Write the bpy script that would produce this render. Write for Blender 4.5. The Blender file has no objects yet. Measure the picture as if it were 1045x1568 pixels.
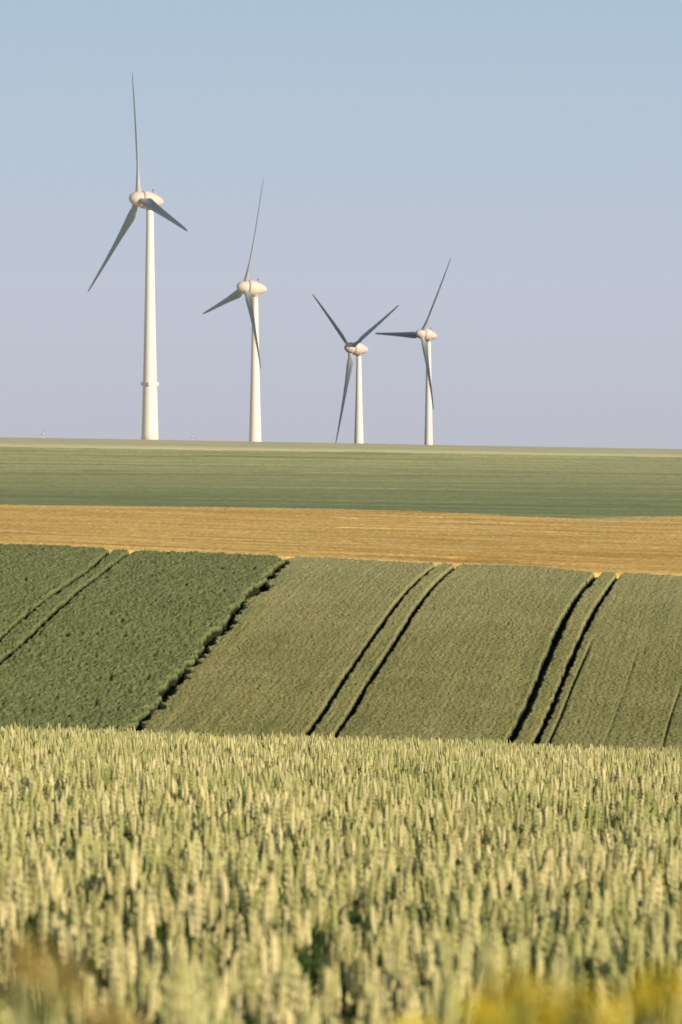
import bpy, math, random
import numpy as np
from mathutils import Vector, Matrix
random.seed(7); np.random.seed(7)
rng=np.random.default_rng(11)
scene=bpy.context.scene
F=5880.0; CX=522.5; HY=700.0      # telephoto lens constants (used to survey the landscape)
EYE=1.5

# ------------------------------------------------------------------ helpers
class Herm:
    def __init__(s,pts):
        p=np.array(pts,float); s.x=p[:,0]; s.y=p[:,1]; s.m=np.gradient(s.y,s.x)
    def __call__(s,q):
        q=np.clip(np.asarray(q,float),s.x[0],s.x[-1])
        i=np.clip(np.searchsorted(s.x,q)-1,0,len(s.x)-2)
        h=s.x[i+1]-s.x[i]; t=(q-s.x[i])/h
        return ((2*t**3-3*t**2+1)*s.y[i]+(t**3-2*t**2+t)*h*s.m[i]+(-2*t**3+3*t**2)*s.y[i+1]+(t**3-t**2)*h*s.m[i+1])
_lat=np.random.default_rng(3).random((256,256))
def vn(x,y,seed=0):
    x=np.asarray(x,float)+seed*17.3; y=np.asarray(y,float)+seed*31.7
    xi=np.floor(x).astype(int); yi=np.floor(y).astype(int); fx=x-xi; fy=y-yi
    fx=fx*fx*(3-2*fx); fy=fy*fy*(3-2*fy)
    a=_lat[xi%256,yi%256]; b=_lat[(xi+1)%256,yi%256]; c=_lat[xi%256,(yi+1)%256]; d=_lat[(xi+1)%256,(yi+1)%256]
    return (a*(1-fx)+b*fx)*(1-fy)+(c*(1-fx)+d*fx)*fy-0.5

# canopy-top profile along the view axis (relative to eye height)
P=Herm([(-150,3.0),(-60,1.6),(-20,0.35),(0,-0.6),(12,-1.233),(25,-1.994),(50,-3.675),(75,-5.644),(100,-7.9),(140,-12.1),(170,-15.6),(195,-18.1),(215,-19.3),
 (228,-19.2),(240,-18.1),(260,-15.4),(280,-12.65),(300,-10.3),(320,-8.7),(340,-8.0),(380,-7.4),(450,-6.05),(550,-4.86),(700,-2.02),(800,0.0),
 (860,1.75),(900,2.85),(950,3.4),(1000,3.5),(1100,3.2),(1300,2.0),(1600,-1.0),(3000,-12.0),(30000,-12.0)])
T=Herm([(-150,-.033),(0,-.033),(120,-.033),(240,-.036),(290,-.040),(320,-.043),(380,-.032),(450,-.020),(900,-.0195),(1300,-.012),(3000,0),(30000,0)])
H=0.8
def top(x,y):
    xe=170*np.tanh(np.asarray(x,float)/170)
    return P(y)+T(y)*xe+EYE
def ground(x,y): return top(x,y)-H
def survey(px,py,d0,d1):
    d=np.linspace(d0,d1,4000)
    X=(px-CX)/F*d; Z=EYE+(HY-py)/F*d
    g=top(X,d)-Z
    k=np.argmax(g>=0) if (g>=0).any() else int(np.argmax(g))
    return float(X[k]),float(d[k])

def new_obj(name,me,mats=(),parent=None,smooth=False):
    o=bpy.data.objects.new(name,me); scene.collection.objects.link(o)
    for m in mats: me.materials.append(m)
    if smooth: me.polygons.foreach_set('use_smooth',[True]*len(me.polygons))
    if parent: o.parent=parent
    return o
def grid_mesh(name,X,Y,Z,attrs=None):
    r,c=X.shape
    me=bpy.data.meshes.new(name)
    co=np.stack([X,Y,Z],-1).reshape(-1,3).astype(np.float32)
    i=np.arange((r-1)*(c-1)); a=(i//(c-1))*c+i%(c-1)
    f=np.stack([a,a+1,a+c+1,a+c],-1).astype(np.int32)
    me.vertices.add(len(co)); me.vertices.foreach_set('co',co.ravel())
    me.loops.add(f.size); me.loops.foreach_set('vertex_index',f.ravel())
    me.polygons.add(len(f)); me.polygons.foreach_set('loop_start',np.arange(0,f.size,4,dtype=np.int32))
    me.update(calc_edges=True)
    for k,v in (attrs or {}).items():
        at=me.attributes.new(k,'FLOAT','POINT'); at.data.foreach_set('value',v.reshape(-1).astype(np.float32))
    return me

# ------------------------------------------------------------------ node helpers
def mat(name):
    m=bpy.data.materials.new(name); m.use_nodes=True; nt=m.node_tree
    b=nt.nodes['Principled BSDF']; b.inputs['Roughness'].default_value=.85
    b.inputs['Specular IOR Level'].default_value=.15
    return m,nt,b
def N(nt,t,**k):
    n=nt.nodes.new(t)
    for a,v in k.items(): setattr(n,a,v)
    return n
def mix(nt,fac,a,b,mode='MIX'):
    n=N(nt,'ShaderNodeMix',data_type='RGBA',blend_type=mode)
    for s,v in ((0,fac),(6,a),(7,b)):
        if isinstance(v,(int,float)): n.inputs[s].default_value=v
        elif isinstance(v,tuple): n.inputs[s].default_value=(*v,1)
        else: nt.links.new(v,n.inputs[s])
    return n.outputs[2]
def noise(nt,vec,scale,detail=4,rough=.6):
    n=N(nt,'ShaderNodeTexNoise'); n.inputs['Scale'].default_value=scale; n.inputs['Detail'].default_value=detail; n.inputs['Roughness'].default_value=rough
    if vec is not None: nt.links.new(vec,n.inputs['Vector'])
    return n.outputs['Fac']
def rng_map(nt,v,a,b,c=0.,d=1.):
    n=N(nt,'ShaderNodeMapRange'); nt.links.new(v,n.inputs[0])
    for i,q in enumerate((a,b,c,d)): n.inputs[i+1].default_value=q
    return n.outputs[0]
def pos(nt,scale=(1,1,1)):
    g=N(nt,'ShaderNodeNewGeometry'); m=N(nt,'ShaderNodeMapping'); m.inputs['Scale'].default_value=scale
    nt.links.new(g.outputs['Position'],m.inputs[0]); return m.outputs[0]
def attr(nt,name):
    a=N(nt,'ShaderNodeAttribute'); a.attribute_name=name; return a.outputs['Fac']
def bump(nt,b,h,dist,strength=1.):
    n=N(nt,'ShaderNodeBump'); n.inputs['Distance'].default_value=dist; n.inputs['Strength'].default_value=strength
    nt.links.new(h,n.inputs['Height']); nt.links.new(n.outputs[0],b.inputs['Normal'])

# ------------------------------------------------------------------ ground
m_ground,nt,b=mat('soil_and_grass')
c=mix(nt,rng_map(nt,noise(nt,pos(nt),.02,5),.35,.65),(.055,.075,.025),(.09,.10,.04))
c=mix(nt,rng_map(nt,noise(nt,pos(nt),2.,5),.3,.7),c,(.05,.045,.025))
nt.links.new(c,b.inputs['Base Color'])
ys=np.unique(np.concatenate([np.arange(-150,360,4.),np.arange(360,1700,15.),np.geomspace(1700,30000,40)]))
xs=np.sinh(np.linspace(-7.2,7.2,161))*12
Y,X=np.meshgrid(ys,xs,indexing='ij')
new_obj('ground',grid_mesh('ground',X,Y,ground(X,Y)-.04),[m_ground],smooth=True)

# ------------------------------------------------------------------ field boundaries (plan curves)
def curve(pts,d0,d1):
    q=np.array([survey(px,py,d0,d1) for px,py in pts]); q=q[np.argsort(q[:,0])]
    return q
def yfun(q,flat=1.0):
    return lambda x: np.interp(x,q[:,0],q[:,1])
b1=yfun(curve([(0,834),(100,836),(200,842),(330,846),(440,852),(560,856),(700,862),(830,868),(900,876),(1045,880)],285,400))
b2=yfun(curve([(0,773),(250,776),(500,779),(600,782),(700,786),(800,790),(880,793),(960,793),(1045,790)],380,620))
b3=yfun(curve([(0,680),(250,684),(500,688),(750,692),(1045,697)],700,960))
def track(pts,d0=226,d1=345):
    q=np.array([survey(px,py,d0,d1) for px,py in pts]); q=q[np.argsort(q[:,1])]
    def f(y):
        y=np.asarray(y,float); r=np.interp(y,q[:,1],q[:,0])
        s0=(q[1,0]-q[0,0])/(q[1,1]-q[0,1]+1e-6); 
        s1=(q[-1,0]-q[-2,0])/max(q[-1,1]-q[-2,1],3.)
        r=np.where(y<q[0,1],q[0,0]+s0*(y-q[0,1]),r); return np.where(y>q[-1,1],q[-1,0]+s1*(y-q[-1,1]),r)
    f.end=q[-1,1]
    return f
divide=track([(440,853),(412,885),(375,922),(350,955),(320,982),(275,1032),(242,1083),(208,1112)])
t1a=track([(668,864),(650,880),(610,922),(560,990),(520,1050),(470,1125)])
t1b=track([(700,864),(672,890),(632,940),(600,990),(560,1052),(512,1128)])
t2a=track([(912,882),(888,908),(862,955),(835,1015),(810,1075),(778,1138)])
t2b=track([(945,884),(920,918),(895,966),(870,1020),(848,1072),(818,1140)])
l1=track([(163,848),(140,868),(95,900),(60,925),(0,975)])
l2=track([(195,848),(160,873),(120,905),(70,950),(0,1015)])
r3=track([(905,985),(880,1040),(850,1115)])
r4=track([(1045,1040),(1030,1090),(1015,1140)])
r5=track([(980,985),(955,1060),(925,1140)])

# ------------------------------------------------------------------ mid slope crops
xs=np.concatenate([np.arange(-70,-34,.5),np.arange(-34,34,.085),np.arange(34,70.1,.5)])
v=np.linspace(0,1,600)
U1=b1(xs)-.2
Y=226+(U1-226)[None,:]*v[:,None]; X=np.broadcast_to(xs,Y.shape).copy()
xd=divide(Y)+.45*vn(Y*.22,0*Y,1)+.35*vn(Y*.8,0*Y,2)
left=X<xd
mask=np.ones_like(X)
def groove(xt,w,soft=.14,depth=1.,sl=.12,jit=.25,seed=0):
    global mask
    dist=np.abs(X-xt)*math.cos(math.atan(sl))
    ww=w*(1+jit*2*vn(Y*.9,X*.0,seed)+jit*vn(Y*3.1,X*.0,seed+5))
    mask=np.minimum(mask,1-depth+depth*np.clip((dist-ww)/soft,0,1))
groove(xd,.33,.10,1.,.13,1.1,3)
for i,t in enumerate((t1a,t1b,t2a,t2b)): groove(t(Y)+.05*vn(Y*.4,0*Y,8+i),(.12,.13,.21,.14)[i],.08,1.,.13,.5,10+i)
for i,t in enumerate((l1,l2)):
    m0=mask.copy(); groove(t(Y)+.07*vn(Y*.5,0*Y,18+i),.12,.10,.9,.2,.9,20+i); mask=np.where(left,mask,m0)
for i,t in enumerate((r3,r4,r5)):
    m0=mask.copy(); groove(t(Y),(.02,.01,.0)[i],.1,(.32,.18,.10)[i],.13,.6,30+i)
    fade=np.clip((t.end+2-Y)/8,0,1); mask=m0+(mask-m0)*fade
# notches where the sprayer turns in from the headland
for t in (l1,l2,t1a,t1b,t2a,t2b):
    e=U1[None,:]-Y; rr=np.hypot((X-t(Y))/.35,np.clip(e-.2,0,None)/1.6); mask=np.minimum(mask,np.clip((rr-.7)/.4,0,1))
edge=np.clip(np.minimum(Y-226,(U1[None,:]-Y)+.5*vn(X*1.3,Y*0,4)-.1)/.35,0,1)
mask=mask*edge
rowu=np.where(left,X-l1(Y),X-t1a(Y)*.55-t2a(Y)*.45)
grain=rng.standard_normal(X.shape)
h=np.where(left,.06*vn(X*1.7,Y*1.0,40)+.08*vn(X*4,Y*1.6,41)+.050*grain,
           .02*vn(X*1.0,Y*.5,42)+.030*vn(rowu*6.5,Y*.08,43)+.02*vn(X*4.5,Y*1.2,46)+.034*grain)
h=h+.25*vn(X*.12,Y*.1,44)
gap=np.clip((vn(X*2.0,Y*.8,47)-.36)*7,0,1)*left
Z=ground(X,Y)-.08+(H+.08+h-.22*gap)*mask
me=grid_mesh('crop',X,Y,Z,{'fld':np.where(left,0.,1.),'rowu':rowu,'dep':mask*(1-.35*gap)})
m_mid,nt,b=mat('green_crop')
fld=attr(nt,'fld'); ru=attr(nt,'rowu'); g=N(nt,'ShaderNodeNewGeometry'); sp=N(nt,'ShaderNodeSeparateXYZ'); nt.links.new(g.outputs['Position'],sp.inputs[0])
cb=N(nt,'ShaderNodeCombineXYZ'); nt.links.new(ru,cb.inputs[0])
my=N(nt,'ShaderNodeMath',operation='MULTIPLY'); nt.links.new(sp.outputs[1],my.inputs[0]); my.inputs[1].default_value=.03; nt.links.new(my.outputs[0],cb.inputs[1])
rows=noise(nt,cb.outputs[0],4.,3,.75); wide=noise(nt,cb.outputs[0],.5,3)
fine=noise(nt,pos(nt,(1,.6,1)),9,4,.75); big=noise(nt,pos(nt),.12,5); mott=noise(nt,pos(nt,(1,.7,1)),.7,5,.7)
right_c=mix(nt,rng_map(nt,rows,.32,.68),(.155,.165,.045),(.31,.30,.10))
right_c=mix(nt,rng_map(nt,wide,.5,.66,0,.6),right_c,(.115,.135,.040))
right_c=mix(nt,rng_map(nt,wide,.45,.3,0,.6),right_c,(.37,.345,.14))
right_c=mix(nt,rng_map(nt,big,.45,.65,0,.6),right_c,(.34,.315,.125))
right_c=mix(nt,rng_map(nt,mott,.5,.7,0,.5),right_c,(.15,.17,.05))
right_c=mix(nt,rng_map(nt,fine,.45,.75,0,.9),right_c,(.44,.41,.19))
right_c=mix(nt,rng_map(nt,fine,.48,.28,0,.9),right_c,(.08,.10,.032))
left_c=mix(nt,rng_map(nt,fine,.3,.7),(.090,.130,.040),(.27,.30,.12))
left_c=mix(nt,rng_map(nt,big,.35,.65,0,.6),left_c,(.21,.24,.09))
left_c=mix(nt,rng_map(nt,mott,.5,.7,0,.55),left_c,(.085,.12,.038))
c=mix(nt,fld,left_c,right_c)
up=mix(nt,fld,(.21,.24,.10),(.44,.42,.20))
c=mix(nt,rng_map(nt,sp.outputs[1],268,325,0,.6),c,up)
c=mix(nt,rng_map(nt,attr(nt,'dep'),0.6,1.),(.018,.023,.008),c)  # painted shade: tramline gaps and their sunlit walls darkened by groove depth
nt.links.new(c,b.inputs['Base Color']); bump(nt,b,fine,.06,.6)
new_obj('green_crop_field',me,[m_mid])

# ------------------------------------------------------------------ ochre strip
def canopy(name,xs,yl,yu,rows,hfun,mats,gap=.3,edge_w=.5,p=1.,gap2=None):
    v=np.linspace(0,1,rows)**p
    lo=yl(xs)+gap; hi=yu(xs)-(gap if gap2 is None else gap2)
    Y=lo[None,:]+(hi-lo)[None,:]*v[:,None]; X=np.broadcast_to(xs,Y.shape).copy()
    m=np.clip(np.minimum(Y-lo[None,:],hi[None,:]-Y)/edge_w,0,1)
    hh,a=hfun(X,Y); m=m*a
    Z=ground(X,Y)-.08+(.08+H+hh)*m
    return new_obj(name,grid_mesh(name,X,Y,Z,{'dep':m}),mats)
m_och,nt,b=mat('ripe_ochre_crop')
st=noise(nt,pos(nt,(.015,.30,1)),1.,5,.65); st2=noise(nt,pos(nt,(.05,.9,1)),1.,4,.7); fn=noise(nt,pos(nt,(1,.5,1)),4.,4,.75)
c=mix(nt,rng_map(nt,st,.40,.60),(.50,.30,.075),(.82,.56,.165))
c=mix(nt,rng_map(nt,st2,.5,.66,0,.75),c,(.90,.68,.29))
c=mix(nt,rng_map(nt,st2,.46,.34,0,.75),c,(.38,.26,.080))
c=mix(nt,rng_map(nt,fn,.5,.8,0,.6),c,(.34,.24,.075))
nt.links.new(c,b.inputs['Base Color']); bump(nt,b,fn,.06,.5)
xs=np.concatenate([np.arange(-120,-48,2.),np.arange(-48,48,.2),np.arange(48,120.1,2.)])
def hf(X,Y):
    g=rng.standard_normal(X.shape)
    return .03*vn(X*.5,Y*.5,50)+.03*vn(X*1.2,Y*.4,51)+.03*g+.18*vn(X*.03,Y*.2,52), 1-.7*np.clip((vn(X*.10,Y*.35,53)-.42)*12,0,1)
canopy('ripe_crop_field',xs,b1,b2,360,hf,[m_och],.15,.3)

# ------------------------------------------------------------------ far green field
m_far,nt,b=mat('far_green_crop')
st=noise(nt,pos(nt,(.002,.06,1)),1.,5,.65); st2=noise(nt,pos(nt,(.004,.25,1)),1.,3,.6); fn=noise(nt,pos(nt,(1,.3,1)),1.2,4,.75)
g=N(nt,'ShaderNodeNewGeometry'); sp=N(nt,'ShaderNodeSeparateXYZ'); nt.links.new(g.outputs['Position'],sp.inputs[0])
c=mix(nt,rng_map(nt,sp.outputs[1],480,740),(.220,.265,.110),(.56,.54,.25))  # crop colour paler with distance, some haze mixed into it
c=mix(nt,rng_map(nt,st,.42,.6,0,.65),c,(.28,.32,.14))
c=mix(nt,rng_map(nt,st2,.5,.66,0,.4),c,(.50,.48,.25))
c=mix(nt,rng_map(nt,st2,.47,.34,0,.7),c,(.15,.195,.085))
c=mix(nt,rng_map(nt,fn,.48,.75,0,.7),c,(.13,.17,.07))
c=mix(nt,rng_map(nt,attr(nt,'dep'),0.6,1.),(.06,.085,.04),c)  # groove shade put into the colour, also darkening walls that catch the sun
nt.links.new(c,b.inputs['Base Color'])
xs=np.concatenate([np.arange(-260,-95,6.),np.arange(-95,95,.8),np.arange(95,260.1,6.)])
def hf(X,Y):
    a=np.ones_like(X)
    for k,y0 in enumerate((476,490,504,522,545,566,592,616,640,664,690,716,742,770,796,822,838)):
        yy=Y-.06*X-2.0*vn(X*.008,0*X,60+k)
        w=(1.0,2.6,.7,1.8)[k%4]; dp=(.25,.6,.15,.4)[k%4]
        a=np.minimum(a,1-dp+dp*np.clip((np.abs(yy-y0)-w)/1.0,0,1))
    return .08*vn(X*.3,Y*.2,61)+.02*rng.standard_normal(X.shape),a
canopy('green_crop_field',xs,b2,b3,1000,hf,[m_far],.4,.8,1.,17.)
m_pale,nt,b=mat('pale_barley')
c=mix(nt,rng_map(nt,noise(nt,pos(nt,(.02,.2,1)),1.,5),.35,.65),(.60,.56,.33),(.50,.50,.28))
nt.links.new(c,b.inputs['Base Color'])
xs=np.concatenate([np.arange(-400,-120,10.),np.arange(-120,120,1.5),np.arange(120,400.1,10.)])
canopy('barley_field',xs,b3,lambda x:1250+0*x,160,lambda X,Y:(.1*vn(X*.3,Y*.3,71)+.03*rng.standard_normal(X.shape),np.ones_like(X)),[m_pale],1.2,.8)

# ------------------------------------------------------------------ foreground wheat
def leafmat(name,c1,c2,c3,trans):
    m,nt,b=mat(name)
    isl=attr(nt,'var'); big=noise(nt,pos(nt,(1,.6,0)),.5,4); 
    c=mix(nt,isl,c1,c2); c=mix(nt,rng_map(nt,big,.44,.62,0,.8),c,c3)
    nt.links.new(c,b.inputs['Base Color']); b.inputs['Roughness'].default_value=.6; b.inputs['Specular IOR Level'].default_value=.25
    t=N(nt,'ShaderNodeBsdfTranslucent'); nt.links.new(c,t.inputs[0]); ms=N(nt,'ShaderNodeMixShader'); ms.inputs[0].default_value=trans
    nt.links.new(b.outputs[0],ms.inputs[1]); nt.links.new(t.outputs[0],ms.inputs[2])
    nt.links.new(ms.outputs[0],nt.nodes['Material Output'].inputs[0]); return m
m_ear=leafmat('wheat_ear',(.46,.45,.16),(.95,.85,.46),(.46,.50,.17),.10)
m_leaf=leafmat('wheat_leaf',(.025,.058,.013),(.11,.165,.038),(.045,.095,.02),.2)

def wheat_patch(k,size=.5,n=29):
    r=random.Random(100+k); V=[];Fc=[];MI=[];VA=[]
    def addv(p,va): V.append(tuple(p)); VA.append(va); return len(V)-1
    for s in range(n):
        bx=(r.random()-.5)*size*1.1; by=(r.random()-.5)*size*1.1
        hgt=H*min(1.1,max(.68,r.gauss(.95,.09))); va=r.random(); 
        la=r.gauss(.6,1.3); lean=abs(r.gauss(.03,.035))
        ld=Vector((math.cos(la),math.sin(la),0))
        def P3(t): # stalk curve
            return Vector((bx,by,0))+ld*(lean*hgt*t*t)+Vector((0,0,hgt*t))
        ear=r.uniform(.070,.108); tn=1-ear/hgt
        # stalk
        ring=[]
        for t in (0.25,.6,tn):
            c=P3(t); rr=.0018
            ring.append([addv(c+Vector((math.cos(a)*rr,math.sin(a)*rr,0)),va) for a in (0,2.09,4.19)])
        for a,b_ in zip(ring,ring[1:]):
            for q in range(3): Fc.append((a[q],a[(q+1)%3],b_[(q+1)%3],b_[q])); MI.append(1)
        # ear
        base=P3(tn); d=(ld*(lean*2+abs(r.gauss(0,.07)))+Vector((0,0,1))).normalized()
        ph=r.random()*6.28; e1=d.cross(Vector((math.cos(ph),math.sin(ph),0))).normalized(); e2=d.cross(e1)
        nn=9
        for q in range(nn):
            tt=(q+.3)/nn; w=(.55+1.05*math.sin(math.pi*min(1,tt*.85+.12)))
            for sd,(ea,off) in enumerate(((e1,0),(-e1,.5),(e2,.25),(-e2,.75))):
                if sd>1 and q%2: continue
                c=base+d*(ear*(tt+off/nn))+ea*(.0034*w)
                ax=(d+ea*.38).normalized(); L=.0095*(.8+.4*w/1.5); R=.0038*w
                o1=ax.cross(e2 if sd<2 else e1).normalized()*R; o2=ax.cross(o1).normalized()*R*.9
                vv=min(1,max(0,va+r.uniform(-.15,.15)))
                i0=addv(c-ax*L*.8,vv); ri=[addv(c+o,vv) for o in (o1,o2,-o1,-o2)]; i1=addv(c+ax*L*1.25,vv)
                for z in range(4):
                    Fc.append((i0,ri[(z+1)%4],ri[z])); MI.append(0); Fc.append((i1,ri[z],ri[(z+1)%4])); MI.append(0)
        # leaves
        for lf in range(5):
            t0=(.80,.70,.60,.48,.36)[lf]+r.uniform(-.07,.04); a=r.random()*6.28; L=r.uniform(.10,.2); w=r.uniform(.004,.008)
            o=P3(t0); dh=Vector((math.cos(a),math.sin(a),0)); sd=Vector((-dh.y,dh.x,0)); up=r.uniform(.5,1.3); dr=r.uniform(.6,1.8)
            prev=None
            for q in range(6):
                t=q/5; c=o+dh*(L*t*.65)+Vector((0,0,L*(up*t-dr*t*t*.8))); ww=w*(1-t**2.2)+.0004
                tw=sd+Vector((0,0,.5*math.sin(t*3+a)))
                cur=(addv(c-tw*ww,va),addv(c+tw*ww,va))
                if prev: Fc.append((prev[0],prev[1],cur[1],cur[0])); MI.append(1)
                prev=cur
    me=bpy.data.meshes.new('wheat_patch'); me.from_pydata(V,[],Fc); me.polygons.foreach_set('material_index',MI)
    at=me.attributes.new('var','FLOAT','POINT'); at.data.foreach_set('value',VA)
    me.materials.append(m_ear); me.materials.append(m_leaf); me.update(); return me
NP=11
col=bpy.data.collections.new('wheat_patches')
for k in range(NP+1):
    col.objects.link(bpy.data.objects.new('wheat_patch_%02d'%k,wheat_patch(k) if k<NP else wheat_patch(k,.16,5)))
pts=[];rot=[];scl=[];idx=[]
def put(px,py,s,k):
    pts.append((px,py,float(ground(px,py))-.02)); rot.append((random.gauss(0,.03),random.gauss(0,.03),random.random()*6.283))
    scl.append(s); idx.append(k)
d=1.2
while d<92:
    hw=.105*d+(3.2 if d<30 else 5)
    st=.46
    x=-hw+random.random()*st
    while x<hw:
        px=x+random.uniform(-.12,.12); py=d+random.uniform(-.12,.12)
        put(px,py,random.gauss(.93,.035)+.12*float(vn(px*.6,py*.5,80))+ (.09 if d<6 else 0)-.02*min(1,max(0,(d-25)/15)),random.randrange(NP)); x+=st
    d+=st
for k in range(40): # a few self-sown tall stems along the near edge
    y=random.uniform(2.4,5.2); put(random.uniform(-.13,.13)*y,y,random.uniform(1.18,1.42)-.05*(y-2.4),NP)
me=bpy.data.meshes.new('wheat_field'); me.from_pydata(pts,[],[])
a=me.attributes.new('rot','FLOAT_VECTOR','POINT'); a.data.foreach_set('vector',np.array(rot,np.float32).ravel())
a=me.attributes.new('scl','FLOAT','POINT'); a.data.foreach_set('value',np.array(scl,np.float32))
a=me.attributes.new('idx','INT','POINT'); a.data.foreach_set('value',np.array(idx,np.int32))
wf=new_obj('wheat_field',me)
ng=bpy.data.node_groups.new('wheat_scatter','GeometryNodeTree')
ng.interface.new_socket('Geometry',in_out='INPUT',socket_type='NodeSocketGeometry'); ng.interface.new_socket('Geometry',in_out='OUTPUT',socket_type='NodeSocketGeometry')
gi=N(ng,'NodeGroupInput'); go=N(ng,'NodeGroupOutput'); ip=N(ng,'GeometryNodeInstanceOnPoints'); ci=N(ng,'GeometryNodeCollectionInfo')
ci.inputs['Collection'].default_value=col; ci.inputs['Separate Children'].default_value=True; ci.inputs['Reset Children'].default_value=True
def na(name,t):
    n=N(ng,'GeometryNodeInputNamedAttribute',data_type=t); n.inputs['Name'].default_value=name; return n.outputs['Attribute']
er=N(ng,'FunctionNodeEulerToRotation'); ng.links.new(na('rot','FLOAT_VECTOR'),er.inputs[0])
ng.links.new(gi.outputs[0],ip.inputs['Points']); ng.links.new(ci.outputs[0],ip.inputs['Instance']); ip.inputs['Pick Instance'].default_value=True
ng.links.new(na('idx','INT'),ip.inputs['Instance Index']); ng.links.new(er.outputs[0],ip.inputs['Rotation']); ng.links.new(na('scl','FLOAT'),ip.inputs['Scale'])
ng.links.new(ip.outputs[0],go.inputs[0])
md=wf.modifiers.new('scatter','NODES'); md.node_group=ng
# far side of the wheat field, dropping into the valley
m_wc,nt,b=mat('wheat_canopy')
c=mix(nt,rng_map(nt,noise(nt,pos(nt),6,4,.7),.35,.65),(.12,.17,.06),(.42,.40,.20)); nt.links.new(c,b.inputs['Base Color'])
xs=np.arange(-70,70.1,.5)
canopy('wheat_slope',xs,lambda x:91+0*x,lambda x:218+0*x,300,lambda X,Y:(-.1+.05*rng.standard_normal(X.shape),np.ones_like(X)),[m_wc])

# ------------------------------------------------------------------ wild mustard in the verge
m_yel,nt,b=mat('mustard_petals'); nt.links.new(mix(nt,noise(nt,pos(nt),60,2),(.72,.54,.03),(.86,.70,.05)),b.inputs['Base Color'])
m_stem,nt,b=mat('mustard_stem'); nt.links.new(mix(nt,noise(nt,pos(nt),20,2),(.10,.17,.04),(.16,.22,.06)),b.inputs['Base Color'])
m_dry,nt,b=mat('dock_seed'); nt.links.new(mix(nt,noise(nt,pos(nt),40,2),(.42,.29,.08),(.52,.42,.15)),b.inputs['Base Color'])
def mustard(x,y,ztop,seed,name='wild_mustard',pm=m_yel):
    r=random.Random(seed); V=[];Fc=[];MI=[]
    g=float(ground(x,y)); hh=ztop-g
    def tube(p,q,ra,rb):
        d=(q-p).normalized(); u=d.orthogonal().normalized(); w=d.cross(u); i=len(V)
        for c,rr in ((p,ra),(q,rb)):
            for k in range(5): V.append(tuple(c+u*math.cos(k*1.2566)*rr+w*math.sin(k*1.2566)*rr))
        for k in range(5): Fc.append((i+k,i+(k+1)%5,i+5+(k+1)%5,i+5+k)); MI.append(0)
    def flower(c,s):
        nrm=Vector((r.gauss(0,.5),r.gauss(0,.5),1)).normalized(); u=nrm.orthogonal().normalized(); w=nrm.cross(u)
        for k in range(4):
            a=k*1.571; e=u*math.cos(a)+w*math.sin(a); f=nrm.cross(e); i=len(V)
            for pt in (c,c+e*s*.7+f*s*.35+nrm*s*.2,c+e*s*1.1+nrm*s*.25,c+e*s*.7-f*s*.35+nrm*s*.2): V.append(tuple(pt))
            Fc.append((i,i+1,i+2,i+3)); MI.append(1)
    def head(c):
        for k in range(26):
            q=k/26; a=k*2.4; rr=.020*math.sqrt(1-q)+.003; p=c+Vector((math.cos(a)*rr,math.sin(a)*rr,-.022+.03*q)); tube(c-Vector((0,0,.035)),p,.0006,.0005); flower(p,.0095)
    top_=Vector((.02*r.gauss(0,1),0,hh)); mid=Vector((.01,.0,hh*.55))
    tube(Vector((0,0,-.02)),mid,.004,.003); tube(mid,top_,.003,.0015); head(top_)
    for k in range(5):
        a=k*2.4+r.random(); s=Vector((0,0,hh))*r.uniform(.6,.8)+Vector((.01,0,0)); e=s+Vector((math.cos(a)*.05,math.sin(a)*.05,r.uniform(.14,.22))); e.z=min(e.z,hh-.008)
        tube(s,e,.002,.001); head(e)
    for k in range(7):  # lobed leaves
        a=k*2.4; z=hh*(.12+.1*k); u=Vector((math.cos(a),math.sin(a),.5)); w=Vector((-u.y,u.x,0)); i=len(V); o=Vector((0,0,z))
        for t,ww in ((0,.004),(.3,.018),(.45,.010),(.65,.03),(.85,.02),(1,.002)):
            c=o+u*.12*t-Vector((0,0,.04*t*t)); V.append(tuple(c-w*ww)); V.append(tuple(c+w*ww))
        for q in range(5): Fc.append((i+2*q,i+2*q+1,i+2*q+3,i+2*q+2)); MI.append(0)
    me=bpy.data.meshes.new(name); me.from_pydata(V,[],Fc); me.polygons.foreach_set('material_index',MI)
    o=new_obj(name,me,[m_stem,pm]); o.location=(x,y,g)
for i,(x,y,z) in enumerate(((.065,1.9,1.235),(.10,2.0,1.215),(.165,1.9,1.235),(.04,2.2,1.165),(.14,2.3,1.155),(.20,2.1,1.21))): mustard(x,y,z,i)
mustard(-.165,1.9,1.25,21,'dock_plant',m_dry); mustard(-.15,2.3,1.16,22,'dock_plant',m_dry)

# ------------------------------------------------------------------ wind turbines
def paint(name,col,r=.45):
    m,nt,b=mat(name); c=mix(nt,rng_map(nt,noise(nt,pos(nt,(1,1,.15)),.8,5),.4,.7,0,.5),col,tuple(v*.9 for v in col))
    nt.links.new(c,b.inputs['Base Color']); b.inputs['Roughness'].default_value=r; b.inputs['Specular IOR Level'].default_value=.4; return m
m_tower=paint('tower_paint',(.82,.745,.675)); m_nac=paint('nacelle_paint',(.70,.58,.50)); m_blade=paint('blade_gelcoat',(.42,.44,.44),.35); m_dark=paint('dark_gap',(.05,.05,.05))
m_haze=paint('distant_hazed_white',(.8,.8,.8))  # pale colour stands in for haze over the far turbines
def revolve(prof,n=40):
    V=[];Fc=[]
    for s,r in prof:
        for k in range(n): V.append((r*math.cos(2*math.pi*k/n),r*math.sin(2*math.pi*k/n),s))
    for i in range(len(prof)-1):
        for k in range(n): a=i*n+k; b_=i*n+(k+1)%n; Fc.append((a,b_,b_+n,a+n))
    Fc.append(tuple(range(n))[::-1]); Fc.append(tuple((len(prof)-1)*n+k for k in range(n)))
    return V,Fc
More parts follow.
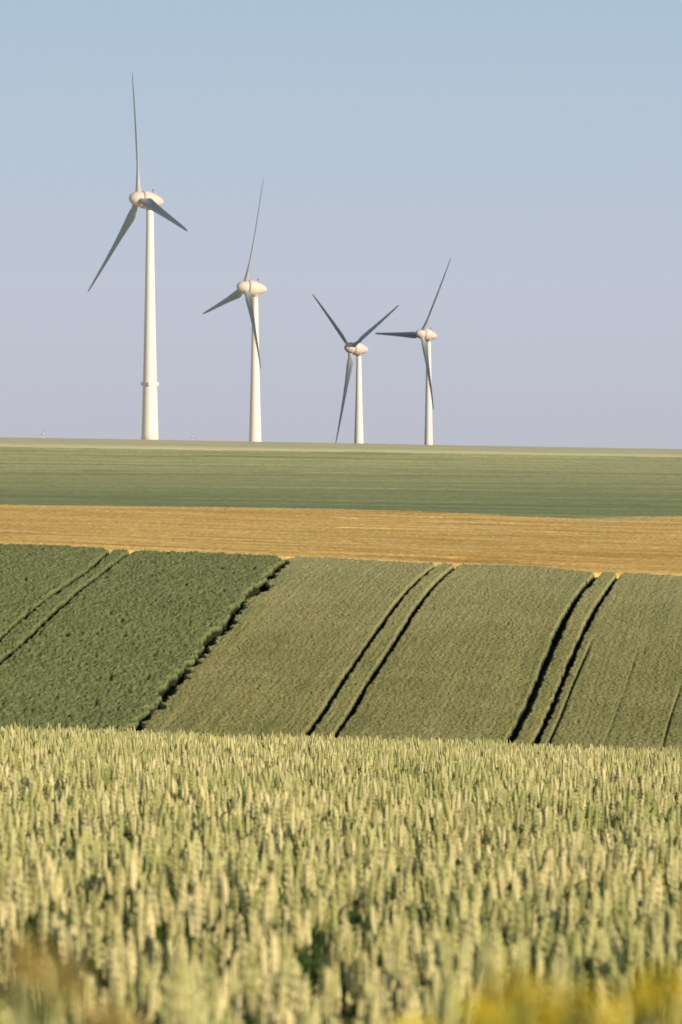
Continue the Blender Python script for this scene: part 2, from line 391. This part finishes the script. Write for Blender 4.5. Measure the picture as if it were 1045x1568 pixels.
def mesh_of(name,V,Fc):
    me=bpy.data.meshes.new(name); me.from_pydata(V,[],Fc); me.update(); return me
def turbine(tips,Rm=35.,width=1.,flange=False,dist=None):
    t=np.array([(x,-y) for x,y in tips],float); c=t.mean(0); v=t-c
    a=v[0]; b_=(v[1]-v[2])/math.sqrt(3)
    s=a@a+b_@b_; cr=abs(a[0]*b_[1]-a[1]*b_[0]); q=s/cr; cc=(q-math.sqrt(q*q-4))/2; R=math.sqrt(cr/cc)
    D=dist or F*Rm/R
    M=np.outer(a,a)+np.outer(b_,b_); w,e=np.linalg.eigh(M); m=e[:,0]; m=m if m[0]<0 else -m
    sn=math.sqrt(1-cc*cc); n=Vector((sn*m[0],-cc,sn*m[1])).normalized()
    hub=Vector(((c[0]-CX)/F*D,D,EYE+(HY+c[1])/F*D))
    da=Vector((a[0]/R,0,a[1]/R)); da.y=-(da.x*n.x+da.z*n.z)/n.y; da.normalize()
    da=(da-n*da.dot(n)).normalized()
    em=bpy.data.objects.new('wind_turbine',None); scene.collection.objects.link(em)
    toff=-3.3*Rm/35
    tx=hub+n*toff; gx,gy=tx.x,tx.y; gz=float(ground(gx,gy))
    em.location=(gx,gy,gz); k=Rm/35
    def add(name,V,Fc,mt,loc,rotm=None,sm=True):
        me=mesh_of(name,V,Fc); o=new_obj(name,me,[m_haze if dist else mt],em,sm)
        mt4=Matrix.Translation(loc-Vector((gx,gy,gz)))
        if rotm: mt4=mt4@rotm
        o.matrix_parent_inverse=Matrix.Identity(4); o.matrix_local=mt4; return o
    th=tx.z-gz-1.2*k
    prof=[]
    rb=2.3*k*width; rt=.93*k*(.5+.5*width)
    for i in range(25):
        u=i/24; prof.append((th*u,rt+(rb-rt)*((1-u)*.72+.28*(1-u)**2.4)))
    add('tower',*revolve(prof),m_tower,Vector((gx,gy,gz)))
    if flange:
        zf=EYE+(HY-588)/F*D-gz
        rr=float(np.interp(zf,[p[0] for p in prof],[p[1] for p in prof]))
        add('service_ring',*revolve([(-.15,rr+.01),(-.12,rr+.06),(.08,rr+.06),(.15,rr+.01)]),m_tower,Vector((gx,gy,gz+zf)))
        V=[];Fc=[]
        for ang in (math.pi,0.1,-1.6):
            u=Vector((math.cos(ang),math.sin(ang),0)); w_=Vector((-u.y,u.x,0)); i=len(V)
            for zz in (-.4,.5):
                for p_ in ((.08,-.25),(.5,-.25),(.5,.25),(.08,.25)): V.append(tuple(u*(rr+p_[0])+w_*p_[1]+Vector((0,0,zz))))
            Fc+=[(i,i+3,i+2,i+1),(i+4,i+5,i+6,i+7)]+[(i+j,i+(j+1)%4,i+4+(j+1)%4,i+4+j) for j in range(4)]
        add('antenna_boxes',V,Fc,m_tower,Vector((gx,gy,gz+zf)),sm=False)
    up=Vector((0,0,1)); sx=up.cross(n).normalized(); sy=n.cross(sx)
    Rn=Matrix((( sx.x,sy.x,n.x,0),(sx.y,sy.y,n.y,0),(sx.z,sy.z,n.z,0),(0,0,0,1)))
    sc=lambda pr:[(a_*k,r_*k) for a_,r_ in pr]
    add('spinner',*revolve(sc([(2.7,.05),(2.6,.5),(2.35,.95),(1.8,1.45),(1.1,1.8),(.2,2.0),(-.7,2.1)][::-1])),m_nac,hub,Rn)
    add('generator_gap',*revolve(sc([(-.95,2.0),(-.65,2.0)])),m_dark,hub,Rn)
    add('nacelle',*revolve(sc([(-.9,2.2),(-1.3,2.35),(-2.2,2.4),(-3.2,2.25),(-4.4,1.9),(-5.6,1.45),(-6.6,.95),(-7.05,.45),(-7.2,.05)][::-1])),m_nac,hub,Rn)
    add('yaw_collar',*revolve(sc([(-1.6,1.02),(-.4,1.15),(.4,1.5)])),m_nac,Vector((tx.x,tx.y,tx.z-1.0*k)))
    V,Fc=revolve([(0,.06*k),(.9*k,.06*k)],8); V2,F2=revolve([(.85*k,.22*k),(1.1*k,.22*k)],8); n0=len(V); V+=V2; Fc+=[tuple(i+n0 for i in f) for f in F2]
    add('wind_vane',V,Fc,m_dark,hub+n*(-4.2*k)+Vector((0,0,1.9*k)))
    # blades
    secs=[(1.0,1.6,1.,24),(2.6,1.6,1.,24),(3.6,1.9,.75,22),(5.0,2.6,.46,19),(6.5,2.8,.34,16),(9,2.5,.28,12),(13,2.05,.24,8),(18,1.65,.2,5),(24,1.25,.19,3),(30,.9,.18,1),(33.5,.65,.17,0),(34.7,.38,.16,0),(35,.08,.14,0)]
    for bi in range(3):
        d_=(Matrix.Rotation(bi*2*math.pi/3,3,n)@da).normalized(); le=d_.cross(n).normalized()
        V=[];Fc=[];K=16
        for r_,ch,th_,tw in secs:
            be=math.radians(tw+5); cd=le*math.cos(be)+n*math.sin(be); nd=d_.cross(cd)
            for q_ in range(K):
                an=2*math.pi*q_/K; xx=math.cos(an); yy=math.sin(an)
                if th_<.95: yy=yy*(.55+.45*xx) if xx<0 else yy; xo=xx*.5-.18
                else: xo=xx*.5
                pnt=d_*r_+cd*(xo*ch)+nd*(yy*.5*ch*th_)+n*(.0009*r_*r_)
                V.append(tuple(pnt*k))
        for i in range(len(secs)-1):
            for q_ in range(K): a_=i*K+q_; b2_=i*K+(q_+1)%K; Fc.append((a_,b2_,b2_+K,a_+K))
        Fc.append(tuple((len(secs)-1)*K+q_ for q_ in range(K)))
        add('blade_%d'%(bi+1),V,Fc,m_blade,hub)
    return em
turbine([(206,107),(300,365),(132,442)],flange=True)
turbine([(410,275),(407,569),(310,475)],width=.87)
turbine([(482,446),(614,472),(518,680)],width=.82)
turbine([(693,398),(666,629),(579,507)],width=.82)
turbine([(67,655),(74,671),(59,667)],dist=16000,Rm=26)
turbine([(295,660),(301,675),(290,671)],dist=17000,Rm=25)

# ------------------------------------------------------------------ light, sky
az=math.radians(42); el=math.radians(20)
sd=Vector((math.cos(az)*math.cos(el),-math.sin(az)*math.cos(el),math.sin(el)))
L=bpy.data.lights.new('sun','SUN'); L.energy=5; L.angle=math.radians(.5); L.color=(1,.84,.64)
lo=bpy.data.objects.new('sun',L); scene.collection.objects.link(lo); lo.rotation_euler=sd.to_track_quat('Z','Y').to_euler(); lo.location=(50,-50,60)
w=bpy.data.worlds.new('World'); scene.world=w; w.use_nodes=True; nt=w.node_tree; bg=nt.nodes['Background']
sk=N(nt,'ShaderNodeTexSky',sky_type='NISHITA'); sk.sun_disc=False; sk.sun_elevation=el; sk.sun_rotation=math.atan2(sd.x,sd.y); sk.air_density=1.; sk.dust_density=1.; sk.ozone_density=1.5
S=.09
tc=N(nt,'ShaderNodeTexCoord'); sx=N(nt,'ShaderNodeSeparateXYZ'); nt.links.new(tc.outputs['Generated'],sx.inputs[0])
haze=mix(nt,rng_map(nt,sx.outputs[2],0,.045),tuple(v/S for v in (.520,.530,.610)),tuple(v/S for v in (.525,.565,.670)))
haze=mix(nt,rng_map(nt,sx.outputs[2],.045,.13),haze,tuple(v/S for v in (.410,.555,.675)))
c=mix(nt,rng_map(nt,sx.outputs[2],.10,.5,.95,0.),sk.outputs[0],haze)
nt.links.new(c,bg.inputs[0]); bg.inputs[1].default_value=S

# ------------------------------------------------------------------ camera
cam=bpy.data.cameras.new('camera'); co=bpy.data.objects.new('camera',cam); scene.collection.objects.link(co)
co.location=(0,0,EYE); co.rotation_euler=(math.pi/2,0,0)
cam.sensor_fit='VERTICAL'; cam.sensor_height=36; cam.sensor_width=24; cam.lens=135; cam.shift_y=-84/1568
cam.clip_start=.1; cam.clip_end=60000
cam.dof.use_dof=True; cam.dof.focus_distance=55; cam.dof.aperture_fstop=8
scene.camera=co
scene.view_settings.view_transform='Standard'; scene.view_settings.look='None'; scene.view_settings.exposure=0
